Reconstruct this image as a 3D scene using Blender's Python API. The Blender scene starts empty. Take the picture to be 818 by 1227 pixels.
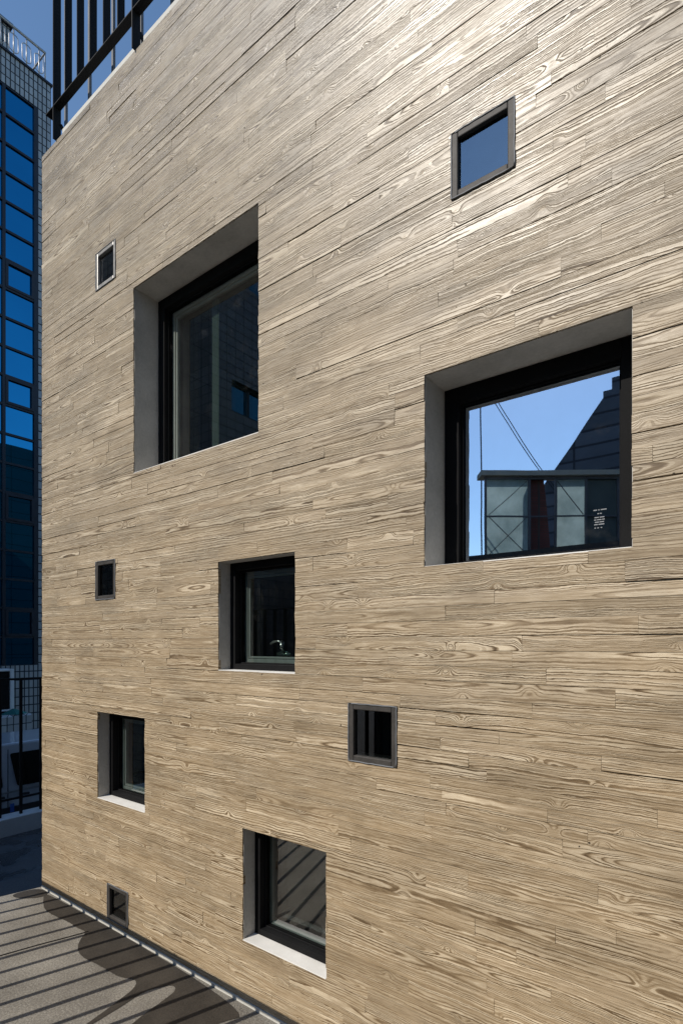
import bpy, bmesh, math, random
from mathutils import Vector, Matrix
from mathutils.geometry import tessellate_polygon
random.seed(11)
R = math.radians
scene = bpy.context.scene
col = scene.collection

# ------------------------------------------------------------------ helpers
def link(o, parent=None):
    col.objects.link(o)
    if parent is not None:
        o.parent = parent
    return o

def origin(o):
    p = Vector((0, 0, 0))
    while o is not None:
        p += o.location
        o = o.parent
    return p

class MB:
    """collects boxes, quads, tubes and prisms in world coordinates; build() links them as one mesh"""
    def __init__(s): s.v = []; s.f = []
    def add(s, vs, fs):
        b = len(s.v); s.v += [tuple(v) for v in vs]; s.f += [tuple(i + b for i in f) for f in fs]
    def quad(s, a, b, c, d): s.add([a, b, c, d], [(0, 1, 2, 3)])
    def poly(s, pts): s.add(pts, [tuple(range(len(pts)))])
    def box(s, x0, x1, y0, y1, z0, z1):
        s.add([(x0,y0,z0),(x1,y0,z0),(x1,y1,z0),(x0,y1,z0),(x0,y0,z1),(x1,y0,z1),(x1,y1,z1),(x0,y1,z1)],
              [(0,3,2,1),(4,5,6,7),(0,1,5,4),(1,2,6,5),(2,3,7,6),(3,0,4,7)])
    def bar(s, p, q, w, h, up=(0,0,1)):
        p = Vector(p); q = Vector(q); d = (q-p).normalized(); up = Vector(up)
        if abs(d.dot(up)) > .98: up = Vector((1,0,0))
        a = d.cross(up).normalized()*w/2; b = a.cross(d).normalized()*h/2
        vs = [p-a-b, p+a-b, p+a+b, p-a+b, q-a-b, q+a-b, q+a+b, q-a+b]
        s.add(vs, [(0,1,2,3)[::-1],(4,5,6,7),(0,1,5,4),(1,2,6,5),(2,3,7,6),(3,0,4,7)])
    def tube(s, pts, r, n=8, closed=False):
        pts = [Vector(p) for p in pts]; m = len(pts); rings = []
        for i, p in enumerate(pts):
            if closed: d = pts[(i+1) % m]-pts[i-1]
            else: d = pts[min(i+1, m-1)]-pts[max(i-1, 0)]
            d.normalize(); up = Vector((0,0,1)) if abs(d.z) < .9 else Vector((1,0,0))
            if closed: up = Vector((1,0,0)) if abs(d.x) < .9 else Vector((0,0,1))
            a = d.cross(up).normalized(); b = a.cross(d).normalized()
            rings.append([p+a*r*math.cos(2*math.pi*k/n)+b*r*math.sin(2*math.pi*k/n) for k in range(n)])
        vs = [v for g in rings for v in g]; fs = []
        for i in range(m if closed else m-1):
            j = (i+1) % m
            for k in range(n): fs.append((i*n+k, i*n+(k+1) % n, j*n+(k+1) % n, j*n+k))
        if not closed: fs += [tuple(range(n))[::-1], tuple(range((m-1)*n, m*n))]
        s.add(vs, fs)
    def prism(s, prof, axis, a, b):
        """polygon prof extruded along axis from a to b; 'X' prof=(y,z), 'Y' prof=(x,z), 'Z' prof=(x,y)"""
        def pt(u, v, t): return {'X': (t,u,v), 'Y': (u,t,v), 'Z': (u,v,t)}[axis]
        n = len(prof); vs = [pt(u,v,a) for u,v in prof]+[pt(u,v,b) for u,v in prof]
        s.add(vs, [tuple(range(n))[::-1], tuple(range(n, 2*n))]+[(i,(i+1) % n,(i+1) % n+n,i+n) for i in range(n)])
    def build(s, name, mat, parent=None, bevel=0, smooth=False):
        o3 = origin(parent) if parent is not None else Vector((0,0,0))
        me = bpy.data.meshes.new(name)
        me.from_pydata([tuple(Vector(v)-o3) for v in s.v], [], s.f); me.update()
        bm = bmesh.new(); bm.from_mesh(me)
        bmesh.ops.recalc_face_normals(bm, faces=bm.faces); bm.to_mesh(me); bm.free()
        if smooth:
            for p in me.polygons: p.use_smooth = True
        me.materials.append(mat)
        ob = bpy.data.objects.new(name, me)
        if bevel:
            m = ob.modifiers.new('bevel', 'BEVEL'); m.width = bevel; m.segments = 2; m.limit_method = 'ANGLE'
        return link(ob, parent)

def tag(o, label=None, cat=None, group=None, kind=None):
    for k, v in (('label', label), ('category', cat), ('group', group), ('kind', kind)):
        if v: o[k] = v
    return o
def empty(name, loc, label, cat, group=None):
    o = bpy.data.objects.new(name, None); o.location = loc; o.empty_display_size = .2
    link(o); return tag(o, label, cat, group)
def struct(name, mb, mat, **k): return tag(mb.build(name, mat, **k), kind='structure')

def cut(rect, holes):
    """rect minus holes, as rectangles (a0,a1,b0,b1)"""
    out = [rect]
    for h in holes:
        nxt = []
        for r in out:
            a0,a1,b0,b1 = r
            if h[0] >= a1-1e-6 or h[1] <= a0+1e-6 or h[2] >= b1-1e-6 or h[3] <= b0+1e-6: nxt.append(r); continue
            if h[2] > b0: nxt.append((a0,a1,b0,h[2]))
            if h[3] < b1: nxt.append((a0,a1,h[3],b1))
            lo, hi = max(b0,h[2]), min(b1,h[3])
            if h[0] > a0: nxt.append((a0,h[0],lo,hi))
            if h[1] < a1: nxt.append((h[1],a1,lo,hi))
        out = nxt
    return [r for r in out if r[1]-r[0] > .002 and r[3]-r[2] > .002]

# ------------------------------------------------------------------ node helpers
class NT:
    def __init__(s, name):
        s.m = bpy.data.materials.new(name); s.m.use_nodes = True; s.t = s.m.node_tree; s.t.nodes.clear()
        s.out = s.n('ShaderNodeOutputMaterial')
    def n(s, ty, **k):
        x = s.t.nodes.new(ty)
        for a, b in k.items(): setattr(x, a, b)
        return x
    def set(s, sock, v):
        if isinstance(v, bpy.types.NodeSocket): s.t.links.new(v, sock)
        elif isinstance(v, (tuple, list)) and len(v) == 3 and sock.type == 'RGBA': sock.default_value = (*v, 1)
        else: sock.default_value = v
    def M(s, op, a, b=0.0, c=None, clamp=False):
        x = s.n('ShaderNodeMath', operation=op, use_clamp=clamp); s.set(x.inputs[0], a); s.set(x.inputs[1], b)
        if c is not None: s.set(x.inputs[2], c)
        return x.outputs[0]
    def xyz(s, a=0.0, b=0.0, c=0.0):
        x = s.n('ShaderNodeCombineXYZ')
        for i, v in enumerate((a,b,c)): s.set(x.inputs[i], v)
        return x.outputs[0]
    def sep(s, v):
        x = s.n('ShaderNodeSeparateXYZ'); s.set(x.inputs[0], v); return x.outputs
    def noise(s, vec, scale=1.0, detail=2.0, rough=.5, dist=0.0):
        x = s.n('ShaderNodeTexNoise'); s.set(x.inputs['Vector'], vec); x.inputs['Scale'].default_value = scale
        x.inputs['Detail'].default_value = detail; x.inputs['Roughness'].default_value = rough
        x.inputs['Distortion'].default_value = dist; return x.outputs['Fac']
    def ramp(s, f, pts, interp='LINEAR'):
        x = s.n('ShaderNodeValToRGB'); cr = x.color_ramp; cr.interpolation = interp
        while len(cr.elements) < len(pts): cr.elements.new(.5)
        for e, (p, c) in zip(cr.elements, pts):
            e.position = p; e.color = (c,c,c,1) if not isinstance(c, tuple) else (*c, 1)
        s.set(x.inputs[0], f); return x.outputs[0]
    def mix(s, f, a, b, blend='MIX'):
        x = s.n('ShaderNodeMix', data_type='RGBA', blend_type=blend)
        s.set(x.inputs[0], f); s.set(x.inputs[6], a); s.set(x.inputs[7], b); return x.outputs[2]
    def pos(s): return s.n('ShaderNodeNewGeometry').outputs['Position']
    def bump(s, h, strength=1.0, dist=.002):
        x = s.n('ShaderNodeBump'); x.inputs['Strength'].default_value = strength
        x.inputs['Distance'].default_value = dist; s.set(x.inputs['Height'], h); return x.outputs[0]
    def bsdf(s, color, rough=.6, spec=.5, metal=0.0, normal=None, coat=0.0):
        x = s.n('ShaderNodeBsdfPrincipled'); s.set(x.inputs['Base Color'], color); s.set(x.inputs['Roughness'], rough)
        s.set(x.inputs['Specular IOR Level'], spec); s.set(x.inputs['Metallic'], metal)
        x.inputs['Coat Weight'].default_value = coat; x.inputs['Coat Roughness'].default_value = .05
        if normal is not None: s.set(x.inputs['Normal'], normal)
        return x.outputs[0]
    def done(s, shader): s.t.links.new(shader, s.out.inputs['Surface']); return s.m

def mat_noise(name, c0, c1, rough=.7, scale=6.0, bscale=60.0, bdist=.001, spec=.4, metal=0.0, coat=0.0):
    t = NT(name); p = t.pos()
    a = t.noise(p, scale, 5, .6); b = t.noise(p, bscale, 3, .6)
    f = t.M('ADD', t.M('MULTIPLY', a, .7), t.M('MULTIPLY', b, .3))
    c = t.ramp(f, [(.3, c0), (.7, c1)])
    r = t.M('MULTIPLY_ADD', a, .25, rough-.12)
    return t.done(t.bsdf(c, r, spec, metal, t.bump(b, .6, bdist), coat))

def mat_tiles(name, tile, grout, w, h, var=.25, rough=.25, mort=.012):
    t = NT(name); g = t.n('ShaderNodeNewGeometry'); P = t.sep(g.outputs['Position']); N = t.sep(g.outputs['Normal'])
    ax = t.M('ROUND', t.M('ABSOLUTE', N[0])); ay = t.M('ROUND', t.M('ABSOLUTE', N[1]))
    u = t.M('ADD', t.M('MULTIPLY', P[1], ax), t.M('MULTIPLY', P[0], ay))
    u = t.M('ADD', u, t.M('MULTIPLY', P[0], t.M('ROUND', t.M('ABSOLUTE', N[2]))))
    v = t.M('ADD', P[2], t.M('MULTIPLY', P[1], t.M('ROUND', t.M('ABSOLUTE', N[2]))))
    b = t.n('ShaderNodeTexBrick', offset=0.0, squash=1.0)
    t.set(b.inputs['Vector'], t.xyz(u, v, 0.0))
    lo = tuple(c*(1-var) for c in tile); hi = tuple(c*(1+var) for c in tile)
    t.set(b.inputs['Color1'], lo); t.set(b.inputs['Color2'], hi); t.set(b.inputs['Mortar'], grout)
    b.inputs['Scale'].default_value = 1; b.inputs['Mortar Size'].default_value = mort
    b.inputs['Mortar Smooth'].default_value = .1; b.inputs['Brick Width'].default_value = w; b.inputs['Row Height'].default_value = h
    dirt = t.noise(g.outputs['Position'], .9, 5, .6)
    c = t.mix(.35, b.outputs['Color'], t.ramp(dirt, [(.3, .35), (.7, 1.0)]), 'MULTIPLY')
    r = t.M('MULTIPLY_ADD', b.outputs['Fac'], .5, rough)
    return t.done(t.bsdf(c, r, .5, 0.0, t.bump(t.M('SUBTRACT', 1.0, b.outputs['Fac']), .6, .004)))

def mat_glass(name, refl, tint=(.6,.66,.64), gcol=(1,1,1), rough=0.0, wob=.0):
    """reflective coated glazing: part mirror (rising with the angle), part see-through"""
    t = NT(name); tr = t.n('ShaderNodeBsdfTransparent'); t.set(tr.inputs[0], tint)
    gl = t.n('ShaderNodeBsdfGlossy'); t.set(gl.inputs['Color'], gcol)
    p = t.pos(); smear = t.noise(p, 9.0, 4, .6)
    gl.inputs['Roughness'].default_value = rough
    if wob: t.set(gl.inputs['Normal'], t.bump(t.noise(p, 2.2, 1, .4), .5, wob))
    fr = t.n('ShaderNodeLayerWeight'); fr.inputs['Blend'].default_value = .5
    fres = t.M('MULTIPLY_ADD', t.M('POWER', fr.outputs['Facing'], 5.0), .92, .04)
    f = t.M('ADD', fres, t.M('MULTIPLY_ADD', smear, .05, refl-.065), clamp=True)
    mx = t.n('ShaderNodeMixShader'); t.set(mx.inputs[0], f)
    t.t.links.new(tr.outputs[0], mx.inputs[1]); t.t.links.new(gl.outputs[0], mx.inputs[2])
    # thin film of dust
    df = t.n('ShaderNodeBsdfDiffuse'); t.set(df.inputs[0], (.5,.48,.45))
    dust = t.ramp(t.noise(p, 5.0, 6, .7), [(.58, 0.0), (.9, .05)])
    m2 = t.n('ShaderNodeMixShader'); t.set(m2.inputs[0], dust)
    t.t.links.new(mx.outputs[0], m2.inputs[1]); t.t.links.new(df.outputs[0], m2.inputs[2])
    return t.done(m2.outputs[0])

# ------------------------------------------------------------------ materials
def mat_boards():
    t = NT('board_formed_concrete')
    uv = t.n('ShaderNodeUVMap'); uv.uv_map = 'board'; s = t.sep(uv.outputs[0]); U, V = s[0], s[1]
    at = t.n('ShaderNodeAttribute'); at.attribute_name = 'rnd'
    c = t.n('ShaderNodeSeparateColor'); t.set(c.inputs[0], at.outputs['Color']); r1, r2, r3 = c.outputs[:3]
    P = t.pos(); px, py, pz = t.sep(P)
    seed = t.M('MULTIPLY', r1, 53.0)
    # a tree ring field: distance from a wandering pith line
    n1 = t.noise(t.xyz(t.M('MULTIPLY', U, 1.15), seed, 1.0), 1, 1, .4)
    h = t.M('ADD', t.M('MULTIPLY_ADD', r2, .05, .004), t.M('MULTIPLY', t.M('SUBTRACT', n1, .5), .105))
    n2 = t.noise(t.xyz(t.M('MULTIPLY', U, 2.2), seed, 7.0), 1, 2, .5)
    n3 = t.noise(t.xyz(t.M('MULTIPLY', U, 7.0), t.M('MULTIPLY', V, 26.0), seed), 1, 2, .5)
    n4 = t.noise(t.xyz(t.M('MULTIPLY', U, 26.0), t.M('MULTIPLY', V, 70.0), seed), 1, 2, .6)
    n3 = t.M('ADD', n3, t.M('MULTIPLY', t.M('SUBTRACT', n4, .5), .55))
    V1 = t.M('ADD', t.M('ADD', V, t.M('MULTIPLY', t.M('SUBTRACT', r3, .5), .24)),
             t.M('ADD', t.M('MULTIPLY', t.M('SUBTRACT', n2, .5), .045), t.M('MULTIPLY', t.M('SUBTRACT', n3, .5), .017)))
    r = t.M('SQRT', t.M('ADD', t.M('MULTIPLY', V1, V1), t.M('MULTIPLY', h, h)))
    # knots
    vo = t.n('ShaderNodeTexVoronoi', voronoi_dimensions='2D'); vo.inputs['Scale'].default_value = 1.0
    t.set(vo.inputs['Vector'], t.xyz(t.M('MULTIPLY', U, 2.3), t.M('MULTIPLY', t.M('ADD', V, seed), 3.6), 0.0))
    d = vo.outputs['Distance']
    kr = t.sep(vo.outputs['Color'])[0]; kon = t.M('GREATER_THAN', kr, .38)
    km = t.M('MULTIPLY', kon, t.M('EXPONENT', t.M('MULTIPLY', t.M('POWER', t.M('DIVIDE', d, .105), 2.0), -1.0)))
    kc = t.M('MULTIPLY', kon, t.M('EXPONENT', t.M('MULTIPLY', t.M('POWER', t.M('DIVIDE', d, .040), 2.0), -1.0)))
    r = t.M('ADD', r, t.M('MULTIPLY', km, .036))
    rw = t.noise(t.xyz(t.M('MULTIPLY', r, 38.0), seed, 11.0), 1, 2, .5)
    r = t.M('ADD', r, t.M('MULTIPLY', t.M('SUBTRACT', rw, .5), .040))
    freq = t.M('MULTIPLY_ADD', t.M('POWER', r2, 1.6), 95.0, 55.0)
    phr = t.M('ADD', t.M('MULTIPLY', r, freq), r3); ph = t.M('FRACT', phr)
    wn = t.n('ShaderNodeTexWhiteNoise', noise_dimensions='2D'); t.set(wn.inputs['Vector'], t.xyz(t.M('FLOOR', t.M('ADD', phr, .5)), seed, 0.0))
    deep = t.M('MULTIPLY_ADD', wn.outputs['Value'], .85, .25)
    fray = t.noise(t.xyz(t.M('MULTIPLY', U, 14.0), t.M('MULTIPLY', V, 95.0), seed), 1, 3, .65)
    ph = t.M('ADD', ph, t.M('MULTIPLY', t.M('SUBTRACT', fray, .5), .24))
    ridge = t.ramp(ph, [(0.0, .0), (.09, .40), (.20, .95), (.50, 1.0), (.76, .80), (.90, .22), (1.0, .0)])
    amp = t.ramp(t.noise(t.xyz(t.M('MULTIPLY', U, 1.6), t.M('MULTIPLY', V, 9.0), seed), 1, 2, .5), [(.34, .42), (.62, 1.0)])
    film = t.ramp(t.noise(t.xyz(t.M('MULTIPLY', px, 2.1), t.M('MULTIPLY', pz, 6.5), 3.0), 1, 5, .7), [(.54, 0.0), (.66, 1.0)])
    amp = t.M('MULTIPLY', t.M('MULTIPLY', amp, deep), t.M('MULTIPLY_ADD', film, -.6, 1.0))
    fib = t.noise(t.xyz(t.M('MULTIPLY', U, 7.0), t.M('MULTIPLY', V, 150.0), seed), 1, 3, .6)
    rg = t.M('MULTIPLY_ADD', t.M('SUBTRACT', ridge, .62), amp, .62)
    hgt = t.M('ADD', t.M('MULTIPLY', rg, .75), t.M('MULTIPLY', fib, .22))
    hgt = t.M('ADD', hgt, t.M('MULTIPLY', kc, .25))
    # air holes left by the pour
    pit = t.n('ShaderNodeTexVoronoi'); pit.inputs['Scale'].default_value = 11.0; t.set(pit.inputs['Vector'], P)
    pitm = t.ramp(pit.outputs['Distance'], [(.045, 1.0), (.075, 0.0)])
    pitm = t.M('MULTIPLY', pitm, t.ramp(t.noise(P, 1.9, 2, .5), [(.52, 0.0), (.6, 1.0)]))
    rough_cast = t.noise(t.xyz(t.M('MULTIPLY', px, 40.0), t.M('MULTIPLY', pz, 60.0), 0.0), 1, 4, .65)
    hgt = t.M('ADD', t.M('SUBTRACT', hgt, pitm), t.M('MULTIPLY', rough_cast, .14))
    # colour
    f = t.M('ADD', t.M('MULTIPLY', rg, .80), t.M('MULTIPLY_ADD', t.M('SUBTRACT', fib, .5), .55, .12), clamp=True)
    low = t.ramp(f, [(.14, (.085,.053,.027)), (.40, (.190,.131,.073)), (.66, (.325,.243,.150)), (.92, (.59,.49,.35))])
    up = t.ramp(f, [(.14, (.080,.058,.039)), (.40, (.182,.144,.101)), (.66, (.315,.265,.196)), (.92, (.54,.475,.375))])
    big = t.noise(P, .55, 4, .55)
    zf = t.M('MULTIPLY_ADD', pz, .15, t.M('MULTIPLY_ADD', big, .5, -.52), clamp=True)
    base = t.mix(zf, low, up)
    tone = t.M('MULTIPLY_ADD', r1, .20, .90)
    base = t.mix(1.0, base, t.xyz(tone, tone, tone), 'MULTIPLY')
    st = t.ramp(t.noise(t.xyz(t.M('MULTIPLY', px, 1.3), t.M('MULTIPLY', pz, 3.2), 0.0), 1, 5, .65), [(.28, .68), (.52, .98), (.78, 1.12)])
    base = t.mix(1.0, base, st, 'MULTIPLY')
    base = t.mix(t.M('MULTIPLY', film, .38), base, t.mix(zf, (.40,.315,.215), (.36,.33,.28)))
    base = t.mix(t.M('MULTIPLY', kc, .35), base, (.50,.40,.27))
    base = t.mix(t.M('MULTIPLY', pitm, .9), base, (.03,.025,.02))
    rough = t.M('ADD', t.M('MULTIPLY_ADD', t.noise(P, 3.3, 5, .65), .28, .345), t.M('ADD', t.M('MULTIPLY', t.M('SUBTRACT', 1.0, zf), .26), t.M('MULTIPLY', rg, -.24)))
    return t.done(t.bsdf(base, rough, t.M('MULTIPLY_ADD', zf, .46, .15), 0.0, t.bump(hgt, 1.0, .0036)))

def mat_deck():
    t = NT('granular_roof_deck'); P = t.pos()
    g = t.noise(P, 62.0, 4, .8); b = t.noise(P, 1.6, 5, .6); w = t.noise(P, 320.0, 2, .6)
    f = t.M('ADD', t.M('MULTIPLY', g, .55), t.M('ADD', t.M('MULTIPLY', b, .25), t.M('MULTIPLY', w, .2)))
    c = t.ramp(f, [(.36, (.066,.058,.048)), (.50, (.197,.181,.154)), (.64, (.39,.365,.315))])
    return t.done(t.bsdf(c, .85, .3, 0.0, t.bump(g, .9, .004)))

def mat_wet():
    t = NT('wet_deck'); P = t.pos()
    g = t.noise(P, 95.0, 3, .75); b = t.noise(P, 2.6, 4, .6)
    c = t.ramp(t.M('ADD', t.M('MULTIPLY', g, .6), t.M('MULTIPLY', b, .4)), [(.32, (.018,.015,.012)), (.7, (.072,.062,.050))])
    return t.done(t.bsdf(c, .7, .3, 0.0, t.bump(g, .7, .003)))

def mat_asphalt():
    t = NT('asphalt'); P = t.pos()
    g = t.noise(P, 70.0, 3, .7); b = t.noise(P, .9, 4, .6)
    wet = t.ramp(b, [(.52, 0.0), (.58, 1.0)])
    c = t.mix(wet, t.ramp(g, [(.3, (.05,.052,.056)), (.7, (.11,.113,.12))]), (.05,.053,.058))
    return t.done(t.bsdf(c, t.M('MULTIPLY_ADD', wet, -.62, .85), .5, 0.0, t.bump(g, t.M('MULTIPLY_ADD', wet, -.9, 1.0) if False else .5, .003)))

MAT = {
 'boards': mat_boards(), 'deck': mat_deck(), 'wet': mat_wet(), 'asphalt': mat_asphalt(),
 'reveal': mat_noise('cast_reveal_concrete', (.34,.322,.292), (.60,.575,.53), .7, 2.4, 45, .001),
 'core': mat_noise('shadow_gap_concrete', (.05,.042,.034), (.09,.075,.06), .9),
 'coping': mat_noise('pale_coping', (.46,.45,.41), (.60,.585,.54), .8, 8.0, 70, .001),
 'sill': mat_noise('white_sill', (.62,.60,.56), (.76,.74,.70), .55, 5.0, 90, .0006),
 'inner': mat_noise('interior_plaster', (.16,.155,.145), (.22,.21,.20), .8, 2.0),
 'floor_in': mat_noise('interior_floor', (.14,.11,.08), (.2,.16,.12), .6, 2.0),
 'black': mat_noise('black_frame_paint', (.007,.007,.0075), (.012,.012,.0125), .7, 5.0, 80, .0003, .07),
 'steel': mat_noise('dark_steel_frame', (.032,.029,.026), (.068,.062,.057), .6, 14.0, 90, .0015, .3, .1),
 'sash': mat_noise('grey_green_sash', (.17,.19,.18), (.24,.265,.25), .45, 6.0, 80, .0004),
 'chrome': mat_noise('handle_metal', (.5,.52,.5), (.65,.67,.65), .25, 6.0, 80, .0003, .5, .9),
 'fin': mat_noise('black_railing_paint', (.006,.006,.006), (.011,.011,.0115), .6, 7.0, 80, .0004, .2),
 'galv': mat_noise('grey_support_paint', (.10,.105,.115), (.16,.165,.175), .5, 7.0, 80, .0004),
 'tile': mat_tiles('grey_wall_tile', (.42,.44,.45), (.03,.034,.04), .125, .245, .12, .3, .017),
 'tile_low': mat_tiles('pale_planter_tile', (.52,.54,.55), (.03,.034,.04), .155, .30, .12),
 'tile_far': mat_tiles('dark_wall_tile', (.16,.155,.155), (.028,.028,.03), .30, .24, .18),
 'tile_side': mat_tiles('side_wall_panel', (.035,.037,.04), (.010,.010,.011), 1.1, .5, .1, .5),
 'navy': mat_noise('navy_mullion', (.012,.016,.026), (.022,.028,.042), .45, 5.0),
 'blueglass': None, 'kerb': mat_noise('painted_kerb_concrete', (.55,.56,.57), (.72,.73,.74), .8, 4.0, 50, .002),
 'rail': mat_noise('stainless_rail', (.34,.34,.34), (.46,.45,.44), .4, 6.0, 60, .0003, .5, .5),
 'fence': mat_noise('black_fence_paint', (.008,.008,.009), (.014,.014,.016), .5, 6.0),
 'van': mat_noise('silver_van_paint', (.52,.55,.60), (.58,.61,.66), .35, 2.0, 5, .0001, .6, .15, .8),
 'vanlow': mat_noise('dark_bumper', (.02,.021,.023), (.035,.036,.038), .6, 6.0),
 'vanglass': mat_noise('dark_van_glass', (.004,.004,.004), (.007,.007,.007), .10, 2.0, 5, .0001, .6),
 'tyre': mat_noise('tyre_rubber', (.012,.012,.012), (.025,.025,.025), .85),
 'rim': mat_noise('wheel_alloy', (.35,.35,.36), (.5,.5,.5), .35, 6.0, 50, .0003, .5, .9),
 'sticker': mat_noise('blue_sticker', (.02,.10,.42), (.03,.14,.5), .5),
 'red': mat_noise('red_lamp', (.3,.015,.015), (.4,.02,.02), .3),
 'acwhite': mat_noise('white_casing', (.75,.77,.78), (.84,.86,.87), .5, 4.0, 50, .0006),
 'grille': mat_noise('dark_grille', (.01,.01,.011), (.02,.02,.022), .7),
 'teal': mat_noise('teal_net', (.02,.13,.12), (.04,.2,.18), .85, 15.0, 60, .006),
 'gable': mat_tiles('dark_blue_cladding', (.12,.135,.165), (.05,.055,.07), 2.2, .62, .2, .7, .05),
 'block': mat_noise('dark_render', (.05,.048,.045), (.085,.08,.075), .8, 1.2),
 'brick': mat_tiles('red_brick_pier', (.19,.055,.045), (.10,.09,.08), .22, .075, .2, .7, .008),
 'cream': mat_noise('cream_slab', (.42,.40,.33), (.55,.52,.44), .8, 2.0),
 'greenpanel': mat_noise('pale_green_panel', (.20,.26,.23), (.27,.34,.30), .3, 1.5, 40, .0005),
 'wire_and_shadow': mat_noise('black_wire_and_shadow', (.015,.013,.012), (.025,.022,.02), .7),  # overhead wires, and the deck line drawn as a wire's shadow
 'ground': mat_noise('street_ground', (.045,.046,.048), (.075,.075,.077), .9, .6, 30, .004),
 'stamp': mat_noise('white_etching', (.16,.17,.18), (.24,.25,.26), .6),
}
def mat_panel():
    t = NT('translucent_green_panel'); P = t.pos()
    c = t.ramp(t.noise(P, 1.4, 4, .6), [(.25, (.16,.22,.21)), (.75, (.44,.53,.50))])
    a = t.n('ShaderNodeBsdfTranslucent'); t.set(a.inputs[0], c)
    m = t.n('ShaderNodeMixShader'); m.inputs[0].default_value = .6
    t.t.links.new(t.bsdf(c, .3), m.inputs[1]); t.t.links.new(a.outputs[0], m.inputs[2]); return t.done(m.outputs[0])
MAT['greenpanel'] = mat_panel()
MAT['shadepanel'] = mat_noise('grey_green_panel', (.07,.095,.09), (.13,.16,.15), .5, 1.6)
def mat_blue():
    t = NT('blue_mirror_glass'); P = t.pos()
    a = t.noise(P, .8, 2, .5)
    col_ = t.mix(a, (.022,.25,.47), (.026,.31,.56))
    g = t.n('ShaderNodeBsdfGlossy'); t.set(g.inputs['Color'], col_); g.inputs['Roughness'].default_value = .015
    t.set(g.inputs['Normal'], t.bump(t.noise(P, 1.1, 1, .4), .35, .006))
    d = t.n('ShaderNodeBsdfDiffuse'); t.set(d.inputs[0], (.004,.008,.016))
    m = t.n('ShaderNodeMixShader'); m.inputs[0].default_value = .92
    t.t.links.new(d.outputs[0], m.inputs[1]); t.t.links.new(g.outputs[0], m.inputs[2])
    return t.done(m.outputs[0])
MAT['blueglass'] = mat_blue()
def mat_dimblue():
    t = NT('dim_blue_glass'); g = t.n('ShaderNodeBsdfGlossy'); t.set(g.inputs['Color'], (.035,.13,.18)); g.inputs['Roughness'].default_value = .03
    return t.done(g.outputs[0])
MAT['dimblue'] = mat_dimblue()
MAT['glass_sky'] = mat_glass('sky_reflecting_glass', .62, (.55,.58,.58), (.72,.82,.95), .010, .0007)
MAT['glass_small'] = mat_glass('small_tinted_glass', .40, (.3,.36,.4), (.30,.44,.60))
MAT['glass'] = mat_glass('window_glass', .20, (.66,.72,.70))
MAT['glass_dim'] = mat_glass('dim_window_glass', .09, (.5,.55,.54))
MAT['glass_shed'] = mat_glass('shed_glass', .12, (.6,.7,.66))

# ------------------------------------------------------------------ the concrete house
X0, X1, ZT, DEP = -7.052, 6.0, 9.03, 12.0
WIN = [ # x0, x1, z0, z1, reveal depth, kind
 (-5.064,-3.266,4.750,6.632,.29,'large'), (-1.738,-.525,3.518,4.768,.29,'sky'),
 (-3.766,-2.864,2.785,3.732,.14,'sash'), (-5.757,-4.871,1.334,2.273,.14,'sash'),
 (-3.455,-2.558,.529,1.470,.14,'plain'),
 (-1.548,-1.138,5.810,6.228,.045,'small_sky'), (-2.352,-1.943,2.176,2.595,.045,'small'),
 (-5.790,-5.392,6.872,7.281,.045,'small_pale'), (-5.792,-5.396,3.490,3.912,.045,'small'),
 (-5.555,-5.158,.078,.459,.045,'small')]
HOLES = [w[:4] for w in WIN]

house = empty('concrete_house', (0, 0, 0), 'tall board-marked beige concrete house wall with deep-set square windows beside the deck', 'house')

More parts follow.
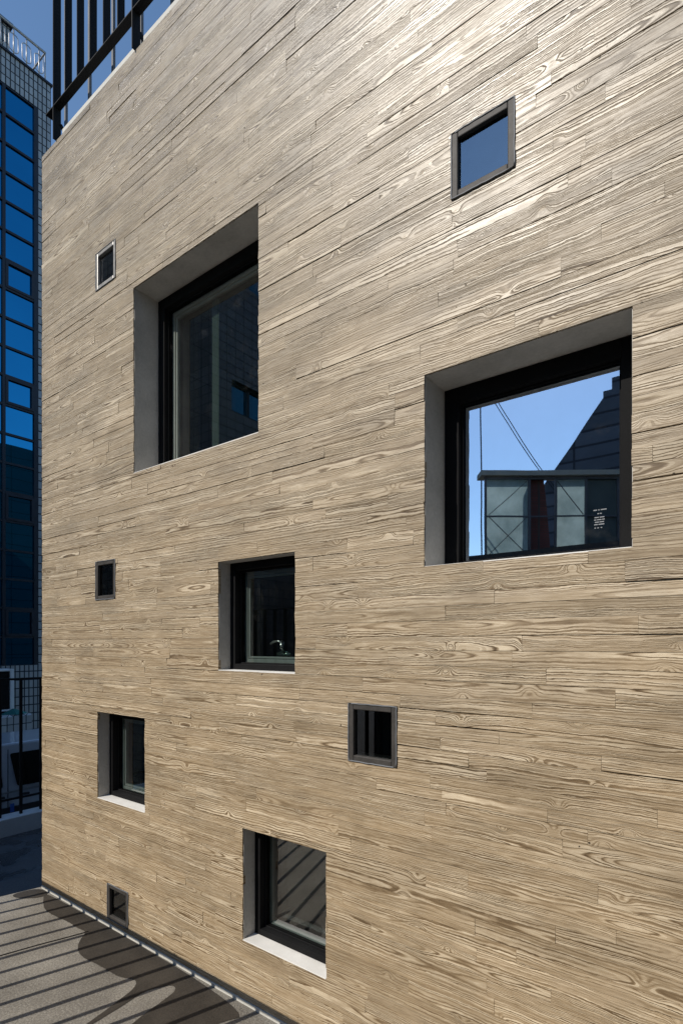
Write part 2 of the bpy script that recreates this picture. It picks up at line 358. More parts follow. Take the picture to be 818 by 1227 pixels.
# board-marked face: every board is its own slab in one mesh, set in or out by a few millimetres
def board_face():
    vs, fs, uvs, cols = [], [], [], []
    z = .036
    rows = []
    while z < ZT - .03:
        hh = random.uniform(.074, .112)
        if ZT - z - hh < .06: hh = ZT - z
        rows.append((z, z+hh)); z += hh
    for z0, z1 in rows:
        x = X0 - random.uniform(0, 1.2)
        if random.random() < .25: rowoff = random.uniform(.0, .0015)
        else: rowoff = 0
        while x < X1:
            L = random.choice((random.uniform(.45,1.0), random.uniform(.9,1.9), random.uniform(1.2,2.4)))
            a, b = max(x, X0), min(x+L, X1); x += L
            if b-a < .02: continue
            off = min(.009, abs(random.gauss(0, .0030))) + rowoff
            if random.random() < .06: off += random.uniform(.002, .005)
            off = min(off, .0045)
            tilt = max(-.0026, min(.0026, random.gauss(0, .0024)))
            gap_b = .0008; gap_t = .0008
            gc = None
            if random.random() < (.10 if z0 > 3.8 else .07): gc = (random.uniform(a, b), random.uniform(.15, .8)*(b-a+.2), random.uniform(.003, .008))
            rnd = (random.random(), random.random(), random.random())
            uo = random.uniform(0, 400)
            zc = (z0+z1)/2
            for (p,q,r_,s_) in cut((a+.0006, b-.0006, z0+gap_b, z1-gap_t), HOLES):
                if p > a+.001: p += random.uniform(-.0035,.003)
                if q < b-.001: q += random.uniform(-.003,.0035)
                if s_ < z1-gap_t-.001: s_ += random.uniform(-.003,.0025)
                # long slabs are split so their edges can wander a little
                n = max(1, int((q-p)/.13)); xs = [p+(q-p)*i/n for i in range(n+1)]
                jb = [random.uniform(0,.0014) + (gc[2]*max(0, 1-((xx-gc[0])/gc[1])**2)*random.uniform(.6,1) if gc else 0) for xx in xs]
                base = len(vs)
                for i, xx in enumerate(xs):
                    zb = r_ + (jb[i] if abs(r_-(z0+gap_b)) < 1e-6 else 0)
                    def yy(zz): return off + tilt*(zz-zc)/(z1-z0)*2
                    for (yv, zv) in ((yy(zb), zb), (yy(s_), s_), (.030, s_), (.030, zb)):
                        vs.append((xx, max(yv, -.004), zv)); uvs.append((xx+uo, zv-zc)); cols.append((*rnd, 1))
                for i in range(n):
                    A, B = base+4*i, base+4*i+4
                    fs += [(A, B, B+1, A+1), (A+1, B+1, B+2, A+2), (A+3, B+3, B, A)]
                fs += [(base, base+1, base+2, base+3), (base+4*n+3, base+4*n+2, base+4*n+1, base+4*n)]
    me = bpy.data.meshes.new('boarded_wall'); me.from_pydata(vs, [], fs); me.update()
    uvl = me.uv_layers.new(name='board')
    li = [l.vertex_index for l in me.loops]
    uvl.data.foreach_set('uv', [c for i in li for c in uvs[i]])
    ca = me.color_attributes.new('rnd', 'FLOAT_COLOR', 'POINT')
    ca.data.foreach_set('color', [c for q in cols for c in q])
    me.materials.append(MAT['boards'])
    return link(bpy.data.objects.new('boarded_wall', me), house)
board_face()

# wall core behind the boards, with the window reveals
mb = MB()
for (a,b,c,d) in cut((X0+.02, X1, -.9, ZT-.012), HOLES):
    mb.quad((a,.026,c),(b,.026,c),(b,.026,d),(a,.026,d)); mb.quad((a,.36,c),(b,.36,c),(b,.36,d),(a,.36,d))
mb.build('wall_core', MAT['core'], house)
# side, back, roof, inner floors and partition
mb = MB(); mb.box(X0, X0+.30, .030, DEP, -.9, ZT-.001); mb.box(X1-.3, X1, .030, DEP, -.9, ZT-.001); mb.box(X0+.3, X1-.3, DEP-.3, DEP, -.9, ZT-.001)
mb.build('side_wall', MAT['tile_side'], house)
mb = MB(); mb.box(X0+.30, X1-.30, .37, DEP-.3, ZT-.30, ZT-.02); mb.build('roof', MAT['reveal'], house)
mb = MB(); mb.box(X0+.31, X1-.31, 3.6, 3.75, .02, ZT-.31); mb.box(-4.35,-4.25,.42,3.59,.02,ZT-.31); mb.box(-2.45,-2.38,.42,3.59,.02,ZT-.31)
mb.build('partition', MAT['inner'], house)
mb = MB(); mb.box(X0+.31, X1-.31, .38, 3.59, -.3, .01)
mb.box(X0+.31, -4.36, .38, 3.59, 2.60, 2.80); mb.box(-2.37, X1-.31, .38, 3.59, 2.85, 3.05); mb.box(-4.24, -2.46, .38, 3.59, 2.2, 2.4)
mb.build('floor_slab', MAT['floor_in'], house)
# smooth concrete strip at the top, notched where the railing posts stand
POSTX = [-6.693 + 1.656*i for i in range(5)]
mb = MB(); xa = POSTX[0] + .145
for p in POSTX[1:] + [None]:
    xb = (p - .006) if p else 2.0
    mb.box(xa, xb, .004, .20, ZT, ZT+.058)
    if p: xa = p + .14
mb.build('coping', MAT['coping'], house, bevel=.006)
mb = MB(); mb.box(X0+.003, X1, -.006, .029, -.004, .034); mb.build('skirting', MAT['coping'], house, bevel=.004)

def frame_bars(mb, x0,x1,z0,z1,y0,y1,w, wb=None):
    wb = wb or w
    mb.box(x0,x0+w,y0,y1,z0,z1); mb.box(x1-w,x1,y0,y1,z0,z1)
    mb.box(x0+w,x1-w,y0,y1,z1-w,z1); mb.box(x0+w,x1-w,y0,y1,z0,z0+wb)

def window(x0,x1,z0,z1,d,kind):
    small = kind.startswith('small'); e = .0015
    lab = {'large': 'large dark window reflecting a tiled building', 'sky': 'large window reflecting blue sky and a glazed shed',
           'small_sky': 'small flush window reflecting blue sky'}.get(kind)
    mb = MB()
    if not small:
        # reveal linings butt against the boards; the window frame fills the back of the opening
        L = .36; t_ = .012
        mb.box(x0-t_, x0, .0305, L, z0, z1+t_); mb.box(x1, x1+t_, .0305, L, z0, z1+t_)
        mb.box(x0, x1, .0305, L, z1, z1+t_)
        # front lips in line with the face
        mb.box(x0-.0005, x0+.0025, .013, .0305, z0, z1); mb.box(x1-.0025, x1+.0005, .013, .0305, z0, z1)
        mb.box(x0+.0025, x1-.0025, .013, .0305, z1-.0025, z1+.0005)
        w = mb.build('window', MAT['reveal'], house)
        if lab: w['label'] = lab
        s = MB()
        s.box(x0+.0025, x1-.0025, .0015, d+.06, z0-.004, z0+.004)
        s.build('sill', MAT['sill'], w, bevel=.0015)
        f = MB(); wd = .062 if d < .2 else .105; yb = d+.13
        frame_bars(f, x0+e, x1-e, z0+.004, z1-e, d, yb, wd, .05)
        f.build('frame', MAT['black'], w, bevel=.003)
        # inner stop holding the glass
        st = MB(); yg = d+.075 if d < .2 else d+.06
        frame_bars(st, x0+wd, x1-wd, z0+.05, z1-wd, yg-.018, yg-.004, .016)
        st.build('glazing_bead', MAT['black'], w, bevel=.002)
        gx0,gx1,gz0,gz1 = x0+wd, x1-wd, z0+.052, z1-wd
    else:
        f = MB(); wd = .045
        frame_bars(f, x0+.001, x1-.001, z0+.001, z1-.001, -.002, .10, wd)
        w = f.build('window', MAT['steel'] if kind != 'small_pale' else MAT['rail2'], house, bevel=.006)
        if lab: w['label'] = lab
        f2 = MB(); frame_bars(f2, x0+wd, x1-wd, z0+wd, z1-wd, .034, .09, .012); f2.build('frame', MAT['black'], w, bevel=.002)
        # the seal around the frame, a wavy bead
        b = MB(); pts = []
        q = [(x0+.004,z0+.004),(x1-.004,z0+.004),(x1-.004,z1-.004),(x0+.004,z1-.004)]
        for i in range(4):
            (a0,b0),(a1,b1) = q[i], q[(i+1) % 4]
            for k in range(14):
                tt = k/14; pts.append((a0+(a1-a0)*tt+random.uniform(-.0018,.0018), -.002+random.uniform(-.0015,.001), b0+(b1-b0)*tt+random.uniform(-.0018,.0018)))
        b.tube([Vector(p) for p in pts], .0055, 6, True); b.build('seal', MAT['galv'], w, smooth=True)
        yg = .026; gx0,gx1,gz0,gz1 = x0+wd, x1-wd, z0+wd, z1-wd
        back = MB()   # deep lining behind the glass
        back.box(x0-.01,x0-.001,.031,.36,z0,z1); back.box(x1+.001,x1+.01,.031,.36,z0,z1); back.box(x0,x1,.031,.36,z1+.001,z1+.01); back.box(x0,x1,.031,.36,z0-.01,z0-.001)
        back.build('lining', MAT['black'], w)
    g = {'small':'glass_dim','sky':'glass_sky','small_sky':'glass_small','large':'glass'}.get(kind,'glass')
    p = MB(); p.quad((gx0,yg,gz0),(gx1,yg,gz0),(gx1,yg,gz1),(gx0,yg,gz1))
    p.build('pane', MAT[g], w)
    if kind in ('sash','plain','large'):
        s2 = MB(); a = {'sash': .06, 'plain': .02, 'large': .075}[kind]; gap = .012
        frame_bars(s2, gx0+gap, gx1-gap, gz0+gap, gz1-gap, yg+.035, yg+.075, a*.55)
        frame_bars(s2, gx0+gap+a*.62, gx1-gap-a*.62, gz0+gap+a*.62, gz1-gap-a*.62, yg+.045, yg+.085, a*.30)
        s2.build('inner_sash', MAT['sash'] if kind != 'large' else MAT['reveal'], w, bevel=.003)
        p2 = MB(); k = gap+.012; p2.quad((gx0+k,yg+.06,gz0+k),(gx1-k,yg+.06,gz0+k),(gx1-k,yg+.06,gz1-k),(gx0+k,yg+.06,gz1-k))
        p2.build('inner_pane', MAT['glass_shed'], w)
    if kind == 'sash' and x0 > -4:      # lever handle seen through the glass
        hx = (gx0+gx1)/2+.05; hz = gz0+.085; hy = yg+.10
        hnd = MB()
        hnd.box(hx-.085,hx+.075,hy-.012,hy,hz-.008,hz+.018)
        hnd.box(hx-.05,hx+.05,hy-.016,hy-.004,hz+.018,hz+.030)
        hnd.tube([(hx+.005,hy-.012,hz+.02),(hx+.008,hy-.045,hz+.06),(hx+.006,hy-.05,hz+.105)], .014, 8)
        hnd.tube([(hx+.012,hy-.05,hz+.105),(hx-.03,hy-.055,hz+.117),(hx-.085,hy-.05,hz+.112),(hx-.125,hy-.045,hz+.095)], .0095, 8)
        hnd.build('handle', MAT['chrome'], w, smooth=True)
    if kind == 'sky':                   # small etched maker's stamp on the glass, too small to read
        s3 = MB(); sx, sz = gx1-.16, gz0+.10; y = yg-.002
        for r, (z_, segs) in enumerate([(.14,((0,.02),(.026,.034),(.04,.072))),(.118,((.022,.032),(.036,.046))),(.096,((.006,.03),(.034,.06))),(.082,((.004,.016),(.02,.044),(.048,.062))),(.068,((.008,.03),(.034,.058))),(.054,((.004,.024),(.028,.06))),(.034,((.006,.014),(.022,.03),(.04,.048)))]):
            for a, b in segs: s3.quad((sx+a,y,sz+z_),(sx+b,y,sz+z_),(sx+b,y,sz+z_+.006),(sx+a,y,sz+z_+.006))
        s3.build('glass_stamp', MAT['stamp'], w)
MAT['rail2'] = mat_noise('pale_steel_frame', (.24,.235,.225), (.34,.33,.315), .4, 14.0, 90, .0015, .6, .4)
for w_ in WIN: window(*w_)

# ------------------------------------------------------------------ the fin railings (roof and deck)
def fin_railing(name, label, x0, n, y0, zb, zt, post_every, post_bottom, group, th=.005):
    root = empty(name, (x0, y0, zb), label, 'railing')
    L = (n-1)*.276
    mb = MB(); mb.box(x0-.195, x0+L+.2, y0, y0+.085, zb, zb+.012); mb.build('bottom_rail', MAT['fin'], root, bevel=.002)
    mb = MB(); mb.box(x0-.195, x0+L+.2, y0, y0+.085, zt, zt+.012); mb.build('top_rail', MAT['fin'], root, bevel=.002)
    mb = MB(); mb.box(x0-th, x0+th, y0+.001, y0+.084, zb+.012, zt); fin = mb.build('fin', MAT['fin'], root)
    mb = MB(); mb.box(x0-th-.001, x0+th+.001, y0-.004, y0+.089, post_bottom, zt+.014); post = mb.build('post', MAT['fin'], root)
    for i in range(n):
        src = post if i % post_every == 0 else fin
        if i == 0: continue
        if i == 1: fin.location.x += .276; continue
        o = src.copy(); col.objects.link(o); o.parent = root
        o.location = (i*.276, 0, 0)
    return root
FZ = ZT
roof_rail = fin_railing('roof_railing', 'black fin railing with flat bottom rail along the top edge of the concrete wall',
    POSTX[0], 25, -.030, 9.420, 11.10, 6, ZT+.003, 'x')
for i, px in enumerate(POSTX[:4]):
    mb = MB(); mb.bar((px, .052, 9.26), (px, .215, 9.10), .012, .045); mb.build('brace', MAT['fin'], roof_rail)
for x in (-6.72, -6.165, -5.665, -5.13, -4.6, -4.05, -3.5):
    mb = MB(); mb.box(x-.016, x+.016, .12, .15, ZT+.059, 11.1); mb.build('support', MAT['galv'], roof_rail)

SLOPE = .84     # height lost per metre travelled towards the wall
fin_railing('deck_screen', 'tall black fin screen standing along the far edge of the deck, behind the viewpoint',
    -9.08, 42, -4.385, .12, .05+4.34*SLOPE, 6, .0, 'x', .012)

# ------------------------------------------------------------------ ground, deck, alley
mb = MB(); mb.quad((-400,-400,-.86),(400,-400,-.86),(400,400,-.86),(-400,400,-.86)); struct('ground', mb, MAT['ground'])
mb = MB(); mb.prism([(-7.085,.02),(-7.20,-.41),(-7.50,-1.55),(-9.4,-1.6),(-9.4,-4.6),(6,-4.6),(6,.02)], 'Z', -.85, 0.0); struct('deck', mb, MAT['deck'])
mb = MB(); mb.box(-9.83,-7.055,-6,14,-.85,-.15); struct('alley', mb, MAT['asphalt'])
def smooth_poly(pts, n=3):
    for _ in range(n):
        q = []
        for i in range(len(pts)):
            a, b = Vector(pts[i]), Vector(pts[(i+1) % len(pts)]); q += [tuple(a*.75+b*.25), tuple(a*.25+b*.75)]
        pts = q
    return [(x+random.uniform(-.0015,.0015), y+random.uniform(-.0015,.0015)) for x, y in pts]
def sheet(pts, z):
    m = MB(); vs = [Vector((x, y, z)) for x, y in pts]
    m.v = [tuple(v) for v in vs]; m.f = [tuple(f) for f in tessellate_polygon([vs])]; return m
wet = [(-6.95,-.016),(-6.75,-.12),(-6.45,-.25),(-6.19,-.245),(-5.97,-.215),(-5.74,-.226),(-5.60,-.20),(-5.50,-.33),(-5.345,-.436),(-5.18,-.47),(-5.05,-.457),
 (-4.88,-.44),(-4.69,-.437),(-4.57,-.42),(-4.47,-.36),(-4.39,-.39),(-4.34,-.47),(-4.31,-.605),(-4.275,-.755),(-4.24,-.95),(-4.2,-1.02),(-4.21,-.80),(-4.22,-.60),(-4.245,-.43),(-4.21,-.33),(-4.13,-.205),
 (-4.04,-.225),(-4.01,-.36),(-3.99,-.54),(-3.95,-.75),(-3.9,-1.0),(-3.62,-.9),(-3.56,-.6),(-3.42,-.30),(-3.28,-.016)]
struct('wet_patch', sheet(smooth_poly(wet), .004), MAT['wet'])
wet2 = [(-7.07,-.016),(-7.16,-.30),(-7.02,-.33),(-6.80,-.17),(-6.80,-.016)]
struct('wet_patch', sheet(smooth_poly(wet2), .0045), MAT['wet'])
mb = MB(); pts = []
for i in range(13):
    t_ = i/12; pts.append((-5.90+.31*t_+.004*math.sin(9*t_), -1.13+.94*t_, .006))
mb.tube(pts, .0045, 6); tag(mb.build('wire_and_shadow', MAT['wire_and_shadow'], smooth=True), 'thin dark line standing in for the shadow of an overhead wire, slantwise across the striped deck', 'wire_and_shadow')  # dark tube laid on the deck as an overhead wire's cast shadow

# low parapet along the alley with its black fence
mb = MB(); mb.box(-10.14,-9.82,-6,14,-.86,.135); tag(mb.build('low_wall', MAT['kerb'], bevel=.012), 'low pale painted concrete wall along the far side of the dark alley', 'wall')
fence = empty('alley_fence', (-9.97, 1.0, .135), 'thin black metal fence standing on the low pale wall in front of the van', 'fence')
mb = MB(); mb.box(-9.99,-9.95,-4,10,2.40,2.435); mb.build('top_rail', MAT['fence'], fence)
mb = MB(); mb.box(-9.985,-9.955,-4,10,.395,.43); mb.build('bottom_rail', MAT['fence'], fence)
mb = MB(); mb.box(-9.99,-9.95,.955,.995,.135,2.40); post = mb.build('post', MAT['fence'], fence)
for i in range(-8, 16):
    if i == 0: continue
    o = post.copy(); col.objects.link(o); o.parent = fence; o.location = (0, i*.325, 0)

# ------------------------------------------------------------------ van
van = empty('parked_van', (-12.25, 1.6, -.86), 'silver van with dark windows parked in shade behind the black fence', 'van')
prof = [(-.95,-.55),(-.98,-.05),(-.90,.22),(-.25,.36),(.45,1.00),(.75,1.09),(3.60,1.10),(3.80,1.02),(3.98,.25),(4.02,-.30),(3.98,-.55),
        (3.55,-.55),(3.50,-.36),(3.30,-.21),(3.05,-.21),(2.85,-.36),(2.80,-.55),(.42,-.55),(.37,-.36),(.17,-.21),(-.08,-.21),(-.28,-.36),(-.33,-.55)]
def inset(prof, x): # body side leans in above the belt line
    out = []
    for y, z in prof: out.append((x - (max(0, z-.2)*.14 if x > -12.25 else -max(0, z-.2)*.14), y, z))
    return out
mb = MB(); n = len(prof); vs = inset(prof,-11.38)+inset(prof,-13.12)
mb.add(vs, [tuple(range(n)), tuple(range(n,2*n))[::-1]]+[(i,i+n,(i+1) % n+n,(i+1) % n) for i in range(n)])
mb.build('body', MAT['van'], van, bevel=.04, smooth=False)
def sidewin(pts, name='window', mat='vanglass', off=.006):
    m = MB(); m.poly([(-11.38-max(0,z-.2)*.14+off, y, z) for y,z in pts]); return m.build(name, MAT[mat], van)
def rounded(pts, r=.05):
    out = []
    for i, p in enumerate(pts):
        a = Vector(pts[i-1])-Vector(p); b = Vector(pts[(i+1) % len(pts)])-Vector(p); p = Vector(p)
        A = p+a.normalized()*r; B = p+b.normalized()*r
        for k in range(5):
            t_ = k/4; out.append(tuple((1-t_)**2*A+2*t_*(1-t_)*p+t_*t_*B))
    return out
sidewin(rounded([(1.40,.90),(2.45,.90),(2.45,.26),(1.50,.27)]))
sidewin(rounded([(2.58,.90),(3.55,.90),(3.70,.28),(2.58,.26)]))
sidewin(rounded([(.55,.88),(1.22,.90),(1.25,.28),(.05,.34)]))
m = MB(); m.box(-11.39,-11.355,-.6,3.95,.165,.20); m.build('waist_moulding', MAT['rim'], van, bevel=.01)
m = MB(); m.box(-11.385,-11.352,-.3,3.4,-.42,-.10); m.build('sill_cladding', MAT['vanlow'], van, bevel=.01)
for y, z in ((1.62,.10),(1.18,.10)):
    m = MB(); m.box(-11.39,-11.335,y-.09,y+.09,z-.02,z+.02); m.build('door_handle', MAT['vanlow'], van, bevel=.01)
m = MB(); m.box(-11.385,-11.365,1.325,1.335,-.45,1.0); m.box(-11.385,-11.365,2.51,2.52,-.45,1.0); m.build('door_seam', MAT['vanlow'], van)
m = MB(); m.box(-11.352,-11.346,1.36,1.43,-.20,-.04); m.build('sticker', MAT['sticker'], van)
for y in (.045, 3.175):
    for x in (-11.47, -13.03):
        w_ = MB(); w_.tube([(x-.09,y,-.55),(x+.09,y,-.55)], .31, 24); w = w_.build('wheel', MAT['tyre'], van, bevel=.02)
        r_ = MB(); sx = 1 if x > -12.2 else -1; r_.tube([(x+sx*.05,y,-.55),(x+sx*.098,y,-.55)], .19, 20); r_.build('rim', MAT['rim'], w, bevel=.01)
for x in (-11.5,-13.0):
    m = MB(); m.box(x-.07,x+.07,3.965,4.015,-.02,.35); m.build('tail_lamp', MAT['red'], van, bevel=.01)
    m = MB(); m.box(x-.14,x+.14,-.985,-.93,.0,.16); m.build('headlight', MAT['rim'], van, bevel=.02)
m = MB(); m.box(-13.05,-11.45,3.99,4.08,-.6,-.25); m.build('rear_bumper', MAT['vanlow'], van, bevel=.03)
m = MB(); m.box(-13.05,-11.45,-1.06,-.96,-.6,-.2); m.build('front_bumper', MAT['vanlow'], van, bevel=.03)

# ------------------------------------------------------------------ neighbour with the blue glass wall
nb = empty('office_building', (-17, 2, -.86), 'tall tiled office building with a blue mirror glass wall at the left edge', 'office building')
GZ0, GZ1, GY1 = 2.381, 18.88, 4.39
PITCH = .853; NC = 4
gy0 = GY1-.117-PITCH*NC+.043
mb = MB()
mb.box(-17.4,-17.0,GY1,4.752,-.86,19.80); mb.box(-17.4,-17.0,gy0,GY1,GZ1,19.80); mb.box(-17.4,-17.0,gy0,GY1,-.86,GZ0); mb.box(-17.4,-17.0,-3,gy0,-.86,19.80)
mb.box(-28,-17.4,-3,4.752,-.86,19.79)
mb.build('tiled_wall', MAT['tile'], nb)
mb = MB(); mb.box(-28.04,-16.955,-3.04,4.79,19.80,19.87); mb.build('coping', MAT['navy'], nb, bevel=.01)
mb = MB()
vm = [GY1-.117-PITCH*k+.0 for k in range(1, NC)]      # right edges of the panes
mb.box(-17.10,-17.005,GY1-.117,GY1,GZ0,GZ1)
for k in range(1, NC+1): mb.box(-17.10,-17.008,GY1-.117-PITCH*k-.0+.0,GY1-.117-PITCH*k+.086,GZ0,GZ1)
ROWZ = [GZ0+.826*k for k in range(20)]
for c in range(NC):
    ya, yb = GY1-.117-PITCH*(c+1)+.086, GY1-.117-PITCH*c
    for z in ROWZ: mb.box(-17.10,-17.015,ya,yb,z-.042,z+.022)
    mb.box(-17.10,-17.015,ya,yb,GZ1-.05,GZ1)
mb.build('mullion_grid', MAT['navy'], nb)
for c in range(NC):
    ya, yb = GY1-.117-PITCH*(c+1)+.086, GY1-.117-PITCH*c
    for k, z in enumerate(ROWZ):
        z0, z1 = z+.022, (ROWZ[k+1]-.042 if k < 19 else GZ1-.05)
        m = MB(); tl = random.uniform(-.0012,.0012); t2 = random.uniform(-.0012,.0012)
        m.quad((-17.06+tl,ya,z0),(-17.06+t2,yb,z0),(-17.06-tl,yb,z1),(-17.06-t2,ya,z1)); pn = m.build('window', MAT['blueglass'], nb)
        if k in (1,5,9,13) and c == 0:
            f = MB(); frame_bars_y = [(ya,ya+.07,z0,z1),(yb-.07,yb,z0,z1),(ya+.07,yb-.07,z0,z0+.07),(ya+.07,yb-.07,z1-.07,z1)]
            for a,b,c0,c1 in frame_bars_y: f.box(-17.055,-16.995,a,b,c0,c1)
            f.build('sash', MAT['navy'], pn)
# roof railing of the office building: rail, posts and hoops
rr = empty('rooftop_railing', (-17.08, 4.62, 19.87), 'stainless railing with rounded hoops on the roof of the office building', 'railing')
mb = MB(); mb.tube([(-17.08,-2.9,20.76),(-17.08,4.62,20.76),(-22,4.62,20.76)], .036, 8); mb.build('top_rail', MAT['rail'], rr, smooth=True)
def rpost(x, y, hoop='Y'):
    m = MB(); m.tube([(x,y,19.86),(x,y,20.74)], .019, 8); p = m.build('post', MAT['rail'], rr, smooth=True)
    if hoop:
        pts = []
        for k in range(20):
            a = 2*math.pi*k/20; u = .125*math.cos(a); v = .10*math.sin(a)+(.16 if math.sin(a) > 0 else -.16)
            pts.append((x,y+u,20.30+v) if hoop == 'Y' else (x+u,y,20.30+v))
        h = MB(); h.tube(pts, .012, 6, True); h.build('hoop', MAT['rail'], p, smooth=True)
for i in range(16): rpost(-17.08, 4.445-.35*i)
rpost(-17.08, 4.62, None)
for i in range(5): rpost(-17.08-.9*(i+1), 4.62, 'X')
ph = empty('rooftop_room', (-20.5, 1.6, 19.87), 'grey tiled stair room on the roof of the office building, behind the hoop railing', 'rooftop room')
mb = MB(); mb.box(-22,-18.5,-2,4.20,19.87,22.1); mb.build('tiled_wall', MAT['tile'], ph)
mb = MB(); mb.box(-22.1,-18.4,-2.1,4.27,22.1,22.2); mb.build('roof', MAT['navy'], ph)

# planter, condenser, net
pl = MB(); pl.prism([(-16.99,-.86),(-15.5,-.86),(-15.5,1.10),(-15.56,1.15),(-16.99,1.15)], 'Y', .4, 3.55)
tag(pl.build('tiled_ledge', MAT['tile_low']), 'low pale tiled ledge at the foot of the office building, behind the van', 'ledge')
ac = empty('condenser_unit', (-16.2, 2.8, 1.15), 'white air conditioner condenser with dark grille standing on the pale tiled ledge', 'air conditioner')
mb = MB(); y0, y1, z0, z1 = 2.36, 3.32, 1.20, 2.33
mb.box(-16.5,-16.0,y0,y0+.10,z0,z1); mb.box(-16.5,-16.0,y1-.10,y1,z0,z1); mb.box(-16.5,-16.0,y0+.1,y1-.1,z1-.06,z1); mb.box(-16.5,-16.0,y0+.1,y1-.1,z0,z0+.05); mb.box(-16.5,-16.4,y0+.1,y1-.1,z0+.05,z1-.06)
mb.build('casing', MAT['acwhite'], ac, bevel=.012)
mb = MB()
for k in range(30): mb.box(-16.06,-16.03,y0+.1,y1-.1,z0+.06+k*.034,z0+.074+k*.034)
mb.box(-16.12,-16.10,y0+.1,y1-.1,z0+.05,z1-.06); mb.build('grille', MAT['grille'], ac)
mb = MB(); mb.box(-16.45,-16.05,y0+.08,y0+.16,1.15,1.20); mb.box(-16.45,-16.05,y1-.16,y1-.08,1.15,1.20); mb.build('foot', MAT['grille'], ac)
bm = bmesh.new(); bmesh.ops.create_cone(bm, cap_ends=True, segments=18, radius1=.30, radius2=.03, depth=.13)
for v in bm.verts: v.co.x *= 1+.25*math.sin(7*v.co.y*9); v.co.y *= 1.0+.2*math.sin(v.co.x*20)
me = bpy.data.meshes.new('folded_net'); bm.to_mesh(me); bm.free(); me.materials.append(MAT['teal'])
net = link(bpy.data.objects.new('folded_net', me)); net.location = (-15.8, 3.22, 1.215); tag(net, 'small heap of teal net lying on the tiled ledge beside the condenser', 'net')

# ------------------------------------------------------------------ what the glass reflects: things standing across the deck
tb = empty('tiled_building', (-15.5, -8.6, -.86), 'dark tiled building with a strip of blue windows, mirrored in the upper left large window', 'building')
HB = [(-9.2,-5.87,9.13,9.95), (-9.2,-5.87,12.6,13.4), (-9.2,-5.87,5.7,6.5)]
mb = MB()
for (a,b,c,d) in cut((-12,-5.2,-.86,18), HB): mb.quad((-11,a,c),(-11,b,c),(-11,b,d),(-11,a,d))
mb.box(-20,-11.35,-12,-5.2,-.86,18)
mb.quad((-11.35,-5.2,-.86),(-11,-5.2,-.86),(-11,-5.2,18),(-11.35,-5.2,18)); mb.quad((-11.35,-12,-.86),(-11,-12,-.86),(-11,-12,18),(-11.35,-12,18)); mb.quad((-11.35,-12,18),(-11,-12,18),(-11,-5.2,18),(-11.35,-5.2,18))
mb.build('tiled_wall', MAT['tile_far'], tb)
for (a,b,c,d) in HB:
    f = MB(); n = 5
    for k in range(n+1):
        y = a+(b-a)*k/n; f.box(-11.20,-11.10,y-.05,y+.05,c,d)
    f.box(-11.2,-11.1,a,b,c,c+.06); f.box(-11.2,-11.1,a,b,d-.06,d); w = f.build('window', MAT['navy'], tb)
    p = MB(); p.quad((-11.16,a,c),(-11.16,b,c),(-11.16,b,d),(-11.16,a,d)); p.build('pane', MAT['dimblue'], w)

gb = MB()
gb.prism([(-10.6,-.86),(-10.6,6.78),(-5.4,13.66),(-5.4,13.95),(-5.05,13.95),(-5.05,14.45),(-4.66,14.45),(-4.66,15.05),(4,15.2),(4,-.86)], 'Y', -30, -22)
gr = tag(gb.build('gabled_building', MAT['gable']), 'dark blue building with a steep sloping roof edge, mirrored in the right large window', 'building')
bl = empty('low_block', (-4, -14, -.86), 'dark low block carrying the glazed shed, mirrored in the right large window', 'building')
mb = MB(); mb.box(-10.2,3,-17,-12,-.86,5.55); mb.build('wall', MAT['block'], bl)
mb = MB(); mb.box(-10.25,3.05,-17.05,-11.95,5.55,5.70); mb.build('roof', MAT['block'], bl)
sh = empty('glazed_shed', (-6.70, -12.05, 5.70), 'pale green glazed shed with cream flat roof, mirrored in the right large window', 'shed')
fr = MB()
for x in (-6.70,-5.45,-4.70,-3.85,-2.95): fr.box(x-.03,x+.03,-12.12,-12.05,5.70,8.0)
for z in (5.72,6.85): fr.box(-6.73,-2.97,-12.12,-12.07,z-.022,z+.022)
fr.box(-6.73,-2.97,-12.10,-12.05,7.92,8.0)
fr.bar((-6.6,-12.13,5.75),(-5.5,-12.13,6.85),.02,.02); fr.bar((-5.5,-12.13,5.75),(-6.6,-12.13,6.85),.02,.02)
fr.bar((-6.6,-12.13,6.9),(-5.5,-12.13,7.9),.02,.02); fr.bar((-4.65,-12.13,7.9),(-3.9,-12.13,6.9),.02,.02)
fr.build('frame', MAT['galv'], sh)
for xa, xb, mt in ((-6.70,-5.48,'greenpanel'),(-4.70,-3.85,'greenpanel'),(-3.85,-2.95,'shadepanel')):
    p = MB(); p.quad((xa,-12.15,5.7),(xb,-12.15,5.7),(xb,-12.15,7.95),(xa,-12.15,7.95)); p.build('panel', MAT[mt], sh)
p = MB(); p.box(-6.85,-2.9,-14.2,-11.9,8.0,8.14); p.v = [(x, max(y, -12.5), z) for x, y, z in p.v]; p.build('roof', MAT['cream'], sh)
p = MB(); p.prism([(-5.42,5.7),(-4.75,5.7),(-4.97,8.0),(-5.38,8.0)], 'Y', -12.9, -12.3); p.build('pier', MAT['brick'], sh)
sh.location.y = -12.25; sh.rotation_euler.z = R(-36); sh.scale = (1.08, 1, 1.06)
for k, dx in enumerate((0, .16)):
    m = MB(); pts = []
    for i in range(15):
        t_ = i/14; pts.append((-10.75+dx*(1-.4*t_)+4.0*t_, -21.6, 15.75-6.7*t_-.25*math.sin(math.pi*t_)))
    m.tube(pts, .02, 6)
    tag(m.build('overhead_wire', MAT['wire_and_shadow'], smooth=True), 'thin black overhead wire slanting across the sky, mirrored in the right large window', 'wire', 'overhead wires mirrored in the right large window')

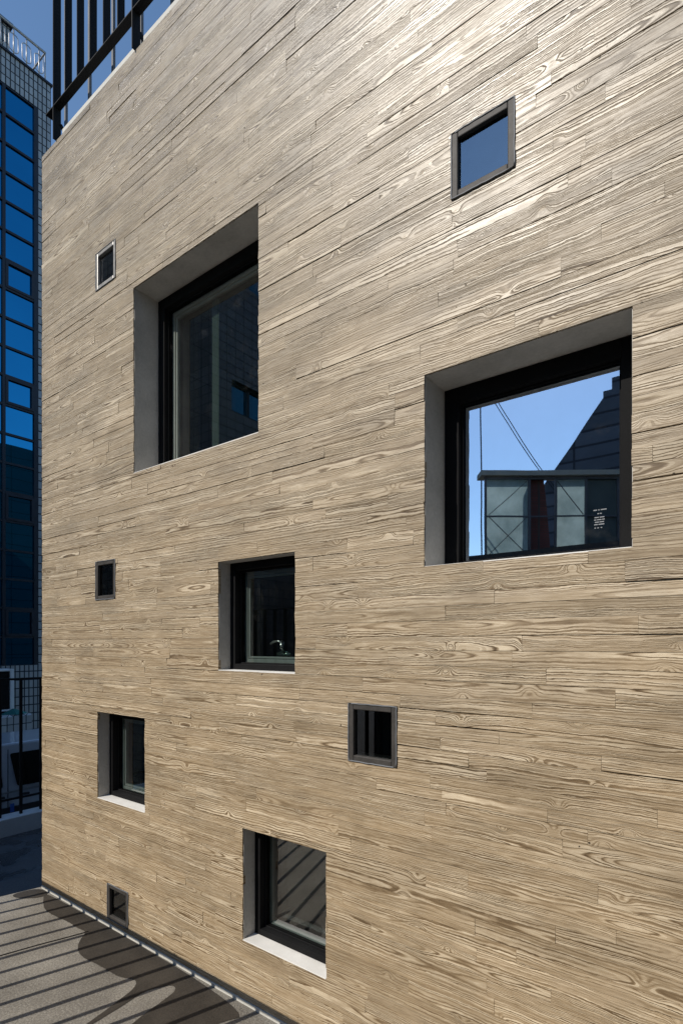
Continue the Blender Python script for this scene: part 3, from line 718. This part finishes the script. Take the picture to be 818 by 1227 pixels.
pole = empty('utility_pole', (-10.8, -21.6, -.86), 'slim utility pole holding the overhead wires, mirrored in the right large window', 'utility pole')
m = MB(); m.tube([(-10.8,-21.6,-.86),(-10.8,-21.6,15.9)], .035, 10); m.build('mast', MAT['galv'], pole, smooth=True)
m = MB(); m.box(-11.1,-10.4,-21.65,-21.57,15.72,15.78); m.build('crossarm', MAT['galv'], pole)
# unseen tall block added outside the picture to hold back sky light
rb = empty('sky_blocker', (13, -9, -.86), 'unseen dark block added on the right to cut the sky light on deck and wall', 'building')
m = MB(); m.box(9,20,-20,-1,-.86,24); m.build('wall', MAT['block'], rb)  # body of the added sky blocker
for k in range(6):
    for j in range(5):
        y = -18.5+j*3.6; z = 1.2+k*3.6
        f = MB(); f.box(8.93,8.995,y,y+1.5,z,z+1.7); wq = f.build('window', MAT['navy'], rb)  # window boxes on the added sky blocker
        p = MB(); p.quad((8.925,y+.08,z+.08),(8.925,y+1.42,z+.08),(8.925,y+1.42,z+1.62),(8.925,y+.08,z+1.62)); p.build('pane', MAT['vanglass'], wq)  # panes on the added sky blocker
# rooftop room on the concrete house, mirrored in the blue glass
mb = MB(); mb.box(X0+.02, -1.0, 6.2, DEP-.02, ZT, 12.0); mb.build('rooftop_room', MAT['tile_side'], house)

# ------------------------------------------------------------------ light
w = bpy.data.worlds.new('World'); scene.world = w; w.use_nodes = True; nt = w.node_tree
sky = nt.nodes.new('ShaderNodeTexSky'); sky.sky_type = 'NISHITA'; sky.sun_disc = False
SD = Vector((-.306, -.952, SLOPE*.952)).normalized()
el = math.asin(SD.z); sky.sun_elevation = el; sky.sun_rotation = math.atan2(SD.x, SD.y)
sky.air_density = 1.0; sky.dust_density = .2; sky.ozone_density = 2.0; sky.altitude = 50
bg = nt.nodes['Background']; mx = nt.nodes.new('ShaderNodeMix'); mx.data_type = 'RGBA'; mx.blend_type = 'MULTIPLY'; mx.inputs[0].default_value = 1
nt.links.new(sky.outputs[0], mx.inputs[6]); mx.inputs[7].default_value = (1.08, 1.22, 1.28, 1)
nt.links.new(mx.outputs[2], bg.inputs[0]); bg.inputs[1].default_value = .138
sun = bpy.data.lights.new('Sun', 'SUN'); sun.energy = 4.7; sun.angle = R(.16); sun.color = (1, .935, .84)
so = bpy.data.objects.new('Sun', sun); link(so); so.rotation_euler = SD.to_track_quat('Z', 'Y').to_euler(); so.location = SD*40

# ------------------------------------------------------------------ camera
cam = bpy.data.cameras.new('Camera'); cam.sensor_fit = 'HORIZONTAL'; cam.sensor_width = 36
cam.lens = 660/818*36; cam.shift_y = (771-613.5)/818; cam.clip_end = 1500; cam.clip_start = .05
co = bpy.data.objects.new('Camera', cam); link(co); co.location = (0, -3.18, 3.02); co.rotation_euler = (R(90), 0, R(37.185)); scene.camera = co
scene.render.engine = 'CYCLES'
scene.view_settings.view_transform = 'Standard'; scene.view_settings.look = 'None'; scene.view_settings.exposure = 0
scene.cycles.max_bounces = 8; scene.cycles.transparent_max_bounces = 12
